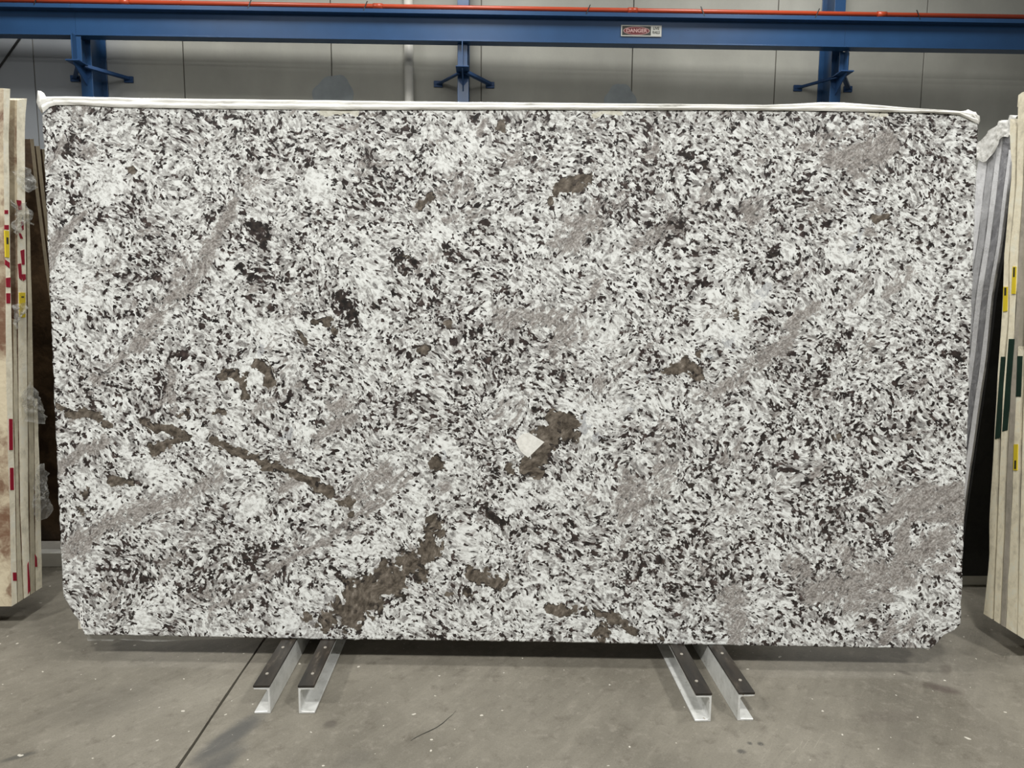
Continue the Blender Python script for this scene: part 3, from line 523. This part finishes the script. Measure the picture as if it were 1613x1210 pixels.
def m_cream(name, c1, c2, edge=None):
    k = NT(name); p = k.geo(); q = k.V('ADD', p, k.scalev(k.V('SUBTRACT', k.noise(p, 3, 4, .6, True), (.5, .5, .5)), .6))
    c = k.mix(k.step(k.noise(q, 3.2, 6, .65), .38, .62), c1, c2)
    k.bump(k.noise(p, 40, 4, .6), .2, .01)
    if edge:
        nn = k.sep(k.N('ShaderNodeNewGeometry').outputs['True Normal'])
        e = k.step(k.M('ABSOLUTE', nn[0]), .5, .7)
        ec = k.ramp(k.noise(k.rot(p, 0, (1, 3, 2.2)), 7, 6, .7), [(.25, tuple(x*.62 for x in edge)), (.5, edge), (.75, tuple(min(.9, x*1.15) for x in edge))])
        c = k.mix(e, c, ec)
    return k.fin(c, .5, .4)
MAT['cream_l'] = m_cream('cream_edged_brown_marble', (.16, .085, .05), (.56, .49, .35), (.94, .88, .70))
MAT['dirty_l'] = m_cream('dull_cream_stone', (.22, .16, .1), (.45, .4, .29), (.58, .53, .40))
MAT['cream_r'] = m_cream('pale_cream_stone', (.5, .46, .36), (.76, .7, .53), (.95, .87, .66))
MAT['grey_r'] = m_cream('dull_grey_stone', (.4, .37, .3), (.5, .46, .38), (.44, .40, .33))
MAT['brown'] = m_cream('dark_brown_stone', (.03, .017, .008), (.11, .07, .038), (.19, .155, .10))
MAT['blackstone'] = m_cream('black_stone', (.006, .006, .006), (.016, .016, .015), (.02, .02, .02))
MAT['wrapgrey'] = m_cream('grey_white_stone', (.35, .35, .36), (.8, .8, .8), (.93, .93, .94))
MAT['wrapmid'] = m_cream('mid_grey_stone', (.3, .3, .31), (.4, .4, .41), (.48, .48, .49))
MAT['wrapdark'] = m_cream('charcoal_stone', (.12, .12, .13), (.2, .2, .21), (.20, .20, .215))
MAT['green'] = plain('dark_green_paint', (.010, .030, .020), .5, .3, var=.6, sc=14)
def dense(L, n=34):
    L = np.array(L, float); d = np.r_[0, np.cumsum(np.hypot(*np.diff(L, axis=0).T))]; t = np.linspace(0, d[-1], n)
    return np.stack([np.interp(t, d, L[:, 0]), np.interp(t, d, L[:, 1])], -1)
def end_slab(name, X, X2, front, back, mat, label, cat='stone slab', group=None, wob=.0015, zc=.1, top=0.):
    """slab seen end-on: pixel traces of the two long arrises of its end (top to bottom) on the plane X"""
    f = np.array([onx(*p, X) for p in dense(front)]); b = np.array([onx(*p, X) for p in dense(back)])
    for A in (f, b):
        A[:, 1] += np.convolve(RNG.normal(0, wob, len(A)), np.ones(3)/3, 'same'); A[:, 2] += zc-A[-1, 2]*1.0 if abs(A[-1, 2]-zc) < .04 else 0
    f[-1, 2] = b[-1, 2] = zc
    loop = np.vstack([f, b[::-1]]); o = prism(name, loop, (X2-X, 0, 0), mat)
    tag(o, label, cat, group); return o
def mark(parent, X, px, mat, name='paint_mark', s=1, d=.0015):
    return prism(name, [onx(*p, X)+np.array([s*d, 0, 0]) for p in px], (-s*(d+.001), 0, 0), mat, parent)
XL = -1.965
light_block_slab = prism('brown_slab', [(-1.5, 3.56, .1), (-1.5, 3.59, .1), (-1.5, 3.41, 1.85), (-1.5, 3.38, 1.85)], (3.1, 0, 0), MAT['brown']); tag(light_block_slab, 'unseen dark brown slab added behind the granite slab rack to block light', 'stone slab')  # hidden slab, added to stop light from behind leaking under the granite
LG = 'cream slabs stacked end-on beside the granite slab'
lA = end_slab('cream_slab', XL, -4.6, [(6, 141), (5.5, 220), (8, 400), (10, 600), (15, 800), (18.5, 957)], [(16, 141), (14, 220), (16, 400), (19.5, 600), (24, 800), (27, 951)], MAT['cream_l'], 'foremost cream and brown marble slab of the stack with red edge paint')
lB = end_slab('cream_slab', XL, -4.6, [(27, 162), (26.5, 220), (28, 400), (29.5, 600), (32, 800), (38, 947)], [(42.5, 158), (40, 185), (39, 220), (41, 400), (43, 600), (45, 800), (47, 940)], MAT['cream_l'], 'tall broad-edged cream slab with red strokes and a low yellow tag')
lC = end_slab('cream_slab', XL, -4.6, [(21, 505), (21.5, 560), (25.5, 800), (28.5, 950)], [(26.5, 505), (27, 560), (30, 800), (36, 947)], MAT['dirty_l'], 'short dull slab sandwiched behind the foremost cream marble slab')
lD = end_slab('cream_slab', XL, -4.6, [(42.5, 330), (44.5, 560), (47, 800), (48.5, 939)], [(46, 330), (51, 500), (53.5, 700), (54, 800), (55.5, 933)], MAT['dirty_l'], 'dull slab just behind the tall broad-edged cream slab')
lE = end_slab('cream_slab', XL, -4.6, [(53.5, 628), (54.5, 700), (55.5, 800), (56.5, 932)], [(59, 628), (61, 700), (64, 800), (66, 925)], MAT['cream_l'], 'rearmost short cream slab of the stack with crumpled film')
for q in ([(7, 331), (12.5, 331), (12.5, 337), (7, 337)], [(7, 354.5), (13.5, 354.5), (13.5, 362), (7, 361)], [(8, 409), (15, 414), (15, 423), (8, 417)], [(9, 438), (16, 437), (16, 453), (9.5, 452)], [(9.5, 462), (16, 462), (16, 478), (10, 478)]): mark(lA, XL, q, MAT['red'])
for y0, y1, x in ((660, 709, 14), (737, 772, 15.5), (902, 915, 20)): mark(lA, XL, [(x, y0), (x+5.5, y0), (x+6, y1), (x+.5, y1)], MAT['red'])
for q in ([(26, 315), (33, 316), (34, 330), (29, 331)], [(33, 349), (36.5, 349), (37, 362), (34, 363)], [(29, 366), (32.5, 368), (36, 376), (32, 376)], [(32, 395), (38, 393), (38.5, 417), (34.5, 417)], [(28, 416), (33, 415), (34.5, 442), (30, 438)], [(34, 432), (40, 432), (40.5, 440), (36, 443)]): mark(lB, XL, q, MAT['red'])
mark(lD, XL, [(43, 890), (44.5, 885), (47.5, 930), (44, 936)], MAT['red']); mark(lE, XL, [(54.8, 873), (57.5, 878), (58.5, 893), (55.5, 893)], MAT['red'])
def etag(parent, X, px, s, bars):
    g = mark(parent, X, px, MAT['yellow'], 'yellow_tag', s, .003)
    a, b, c, d = [np.array(p, float) for p in px]
    for (t0, t1) in bars:
        L = lambda t, k: (a*(1-t)+d*t)*(1-k)+(b*(1-t)+c*t)*k
        prism('print', [onx(*L(t0, .3), X)+np.array([s*.0036, 0, 0]), onx(*L(t0, .75), X)+np.array([s*.0036, 0, 0]), onx(*L(t1, .75), X)+np.array([s*.0036, 0, 0]), onx(*L(t1, .3), X)+np.array([s*.0036, 0, 0])], (-s*.0012, 0, 0), MAT['ink'], g)
etag(lA, XL, [(6.5, 363), (13.5, 364), (14, 406), (8, 405)], 1, [(.25, .5)]); etag(lB, XL, [(29.5, 461), (39, 461), (39, 500), (30.5, 500)], 1, [(.15, .2)])
XF = -2.13; FG = None
fb = [('dark brown slab leaning on the far side of the rack, innermost one', [(47, 219), (56, 300), (69, 405), (110, 700), (133, 868)], [(53, 219), (61, 300), (74, 405), (113.5, 700), (136.5, 868)]),
      ('dark brown slab leaning on the far side, middle one', [(56, 230), (64, 300), (77, 405), (117, 700), (140, 866)], [(62.5, 230), (70, 300), (82, 405), (122, 700), (145, 866)]),
      ('dark brown slab leaning on the far side, outermost one', [(66, 235), (74, 300), (86, 405), (126, 700), (149, 864)], [(72, 235), (80, 300), (92, 405), (131, 700), (154, 864)])]
for lb_, f_, b_ in fb: end_slab('brown_slab', XF, -4.6, f_, b_, MAT['brown'], lb_, zc=.1)
XR = 2.05
rS = []
for lb_, f_, b_, m_ in [
    ('rearmost wavy-edged cream slab with a long yellow tag', [(1602, 190), (1598, 300), (1589.5, 400), (1588, 500), (1577, 600), (1573, 700), (1567, 850), (1563, 966)], [(1591, 186), (1590.5, 225), (1594, 262), (1590, 310), (1581.5, 400), (1578, 500), (1571, 600), (1565.5, 700), (1558, 820), (1558.5, 880), (1549, 966)], 'cream_r'),
    ('cream slab with yellow tag, second from the wavy-edged one', [(1614, 168), (1610, 300), (1603, 400), (1600, 500), (1590, 620), (1585, 700), (1579, 850), (1574, 985)], [(1603, 174), (1601, 300), (1590.5, 400), (1589.5, 500), (1580, 620), (1576, 700), (1570, 850), (1565, 985)], 'cream_r'),
    ('grey-edged slab between the cream slabs with yellow tags', [(1624, 170), (1616, 300), (1611, 400), (1605.5, 500), (1600, 620), (1596, 700), (1590, 850), (1582, 995)], [(1615.5, 170), (1611.5, 300), (1604.5, 400), (1598.5, 500), (1592, 620), (1588, 700), (1582, 850), (1575.5, 995)], 'grey_r'),
    ('short cream slab with a low yellow tag beside the grey-edged slab', [(1612, 560), (1608, 640), (1606, 700), (1603, 850), (1601, 1003)], [(1602, 560), (1599, 640), (1597, 700), (1591, 850), (1583, 1003)], 'cream_r'),
    ('foremost cream slab of the stack with yellow tags', [(1646, 150), (1634, 400), (1622, 700), (1617, 1013)], [(1632, 150), (1622, 400), (1609.5, 700), (1602, 1009)], 'cream_r')]:
    rS.append(end_slab('pale_slab', XR, 4.6, f_, b_, MAT[m_], lb_))
etag(rS[0], XR, [(1581.5, 452), (1588, 452), (1587, 490), (1580.5, 491)], -1, [(.03, .35)]); etag(rS[1], XR, [(1596, 420), (1601.5, 420), (1600, 463), (1594, 463)], -1, [(.03, .38)]); etag(rS[3], XR, [(1598, 700), (1604, 700), (1603, 741), (1597, 741)], -1, [(.62, .95)])
mark(rS[0], XR, [(1577, 562), (1583, 562), (1575, 690), (1567.5, 692)], MAT['green'], 'green_band', -1); mark(rS[1], XR, [(1589.5, 534), (1598.5, 534), (1587, 678), (1579, 680)], MAT['green'], 'green_band', -1)
mark(rS[3], XR, [(1603, 561), (1611, 561), (1608.5, 625), (1600.5, 625)], MAT['green'], 'green_band', -1)
cap = end_slab('slab_offcut', XR, 2.6, [(1622, 141), (1621, 165)], [(1604, 149), (1602.5, 168.5)], MAT['cream_r'], 'cream stone offcut lying on top of the cream slabs', zc=0) if 0 else prism('slab_offcut', [onx(*p, XR) for p in [(1604, 150), (1610, 145.5), (1622, 142), (1622, 162.5), (1602.5, 168.5)]], (1.6, 0, 0), MAT['cream_r'])
tag(cap, 'cream stone offcut lying on top of the cream slabs with yellow tags', 'stone offcut')
XW = 2.28
for i, (lb_, f_, b_, m_) in enumerate([
    ('film-wrapped pale grey slab next to the dark gap of the rack', [(1593.5, 236), (1586, 300), (1576, 380), (1563, 460), (1553, 560), (1500, 925)], [(1589, 236), (1581, 300), (1571.5, 380), (1557, 460), (1546, 560), (1493, 925)], 'wrapgrey'),
    ('film-wrapped charcoal slab between pale grey ones', [(1590, 207), (1580, 300), (1570.5, 380), (1556, 460), (1545, 560), (1492, 925)], [(1582, 212), (1571, 300), (1561.5, 380), (1548, 460), (1537, 560), (1484, 922)], 'wrapdark'),
    ('film-wrapped pale slab second from the rear', [(1580, 212), (1570, 300), (1560, 380), (1547, 460), (1536, 560), (1483, 922)], [(1573, 216), (1562, 300), (1552, 380), (1539, 460), (1528, 560), (1476, 919)], 'wrapgrey'),
    ('film-wrapped mid-grey slab near the rear of the wrapped stack', [(1571, 218), (1560, 300), (1550, 380), (1537, 460), (1526, 560), (1474, 919)], [(1561, 222), (1551, 300), (1541, 380), (1528, 460), (1518, 560), (1466, 916)], 'wrapmid'),
    ('rearmost film-wrapped pale slab of the wrapped stack', [(1559, 223), (1549, 300), (1539, 380), (1526, 460), (1516, 560), (1464, 916)], [(1545, 230), (1534, 300), (1524, 380), (1511, 460), (1501, 560), (1450, 912)], 'wrapgrey')]):
    end_slab('wrapped_slab', XW, 4.6, f_, b_, MAT[m_], lb_, zc=.1)
end_slab('black_slab', XW+.01, 4.6, [(1600, 250), (1592, 330), (1582, 400), (1570, 470), (1559, 565), (1507, 928)], [(1595, 250), (1587.5, 330), (1577.5, 400), (1565, 470), (1555, 565), (1502, 926)], MAT['blackstone'], 'black slab on the inner side of the film-wrapped slabs', zc=.1)
# wrap over the top and ends of that stack
wt = thing('slab_wrap', onx(1560, 300, XW-.02), 'thin translucent plastic film wrapped around the grey slabs', 'plastic film')
rows = []
lf = dense([(1593, 210), (1588, 300), (1577.5, 380), (1565, 460), (1555.5, 520), (1556, 545), (1551, 580), (1543, 620), (1528, 680), (1490, 760)], 40); rf = dense([(1538, 232), (1530, 300), (1520, 380), (1510, 460), (1500, 560), (1470, 760)], 40)
for a, b in zip(lf, rf):
    rows.append([onx(*(a*(1-t)+b*t), XW-.012)+np.array([-.012*abs(mnoise.noise(Vector((t*5, a[1]*.02, 3)))), 0, 0]) for t in np.linspace(0, 1, 16)])
sheet('end_film', np.array(rows), MAT['filmwrap'], wt)
rows = []
tp = dense([(1603, 182), (1590, 181), (1588, 190), (1574, 190), (1573, 196), (1558, 206), (1550, 218), (1538, 226)], 40)
for t in np.linspace(0, 1, 12):
    rows.append([onx(x, y+t*(34+9*math.sin(x*.13)), XW-.014)+np.array([-.015*abs(mnoise.noise(Vector((x*.09, t*4, 8)))), .006*mnoise.noise(Vector((x*.2, t*4, 2))), 0]) for x, y in tp])
sheet('top_film', np.array(rows), MAT['filmwhite'], wt)
rows = []
for t in np.linspace(0, 1, 6): rows.append([onx(x, y, XW-.014)+np.array([t*.5, 0, .01*mnoise.noise(Vector((x*.1, t*3, 5)))]) for x, y in tp])
sheet('top_fold', np.array(rows), MAT['filmwhite'], wt)
# racks under the neighbours
frame('slab_rack', -4.5, -2.75, 3.02, 3.50, math.radians(4.6), math.radians(4.6), 'steel A-frame rack between the cream slabs and dark brown slabs', (-2.9, -4.2), 1.7, .1, ((-4.5, 3.46, 0), (-1.98, 3.52, .075)))
frame('slab_rack', 2.75, 4.5, 2.74, 3.20, math.radians(2.6), math.radians(2.6), 'steel A-frame rack between the cream slabs and film-wrapped slabs', (2.9, 4.2), 1.7, .1, ((2.1, 3.17, 0), (4.5, 3.23, .075)))
for x in (-2.9, -4.2): channel(x, -1, 2.4, 4.1, 'steel channel under the cream slabs with red paint', group='steel channels under the cream slabs with red paint')
for x in (2.9, 4.2): channel(x, 1, 2.1, 3.8, 'steel channel under the cream slabs with yellow tags', group='steel channels under the cream slabs with yellow tags')
# scraps of torn film on the left stack
def scrap(px, label, seed, X=XL, push=.03):
    c = np.mean(px, 0); rows = []
    R_ = [np.array(p, float) for p in dense(list(px)+[px[0]], 37)[:-1]]
    for t in np.linspace(0, 1, 8): rows.append([onx(*(c*(1-t)+p*t), X)+np.array([.004+push*abs(mnoise.noise(Vector((p[0]*.12*t+seed, p[1]*.1*t, seed)))), .012*mnoise.noise(Vector((p[1]*.1, seed, t*3))), 0]) for p in R_+[R_[0]]])
    tag(sheet('film_scrap', np.array(rows), MAT['film']), label, 'plastic film')
scrap([(14, 314), (26, 326), (36, 318), (44, 334), (49, 340), (44, 350), (52, 356), (40, 352), (30, 358), (26, 368), (17, 370), (15, 352), (24, 345)], 'torn clear film caught between the cream slabs above the yellow tags', 1.3)
scrap([(16, 270), (30, 262), (44, 266), (54, 284), (52, 298), (40, 304), (24, 290)], 'torn clear film high on the tall broad-edged cream slab', 4.1)
scrap([(18, 480), (38, 476), (40, 486), (26, 500), (24, 520), (18, 516)], 'clear film strip crossing the low yellow tag', 6.)
scrap([(32, 620), (44, 600), (58, 624), (66, 640), (69, 668), (56, 668), (36, 664)], 'ragged clear film bulging from the middle of the cream stack', 2.7)
scrap([(52, 740), (62, 728), (70, 745), (72, 778), (81, 800), (78, 812), (68, 818), (54, 822), (48, 800)], 'crumpled clear film hanging low on the rearmost cream slab', 9.)
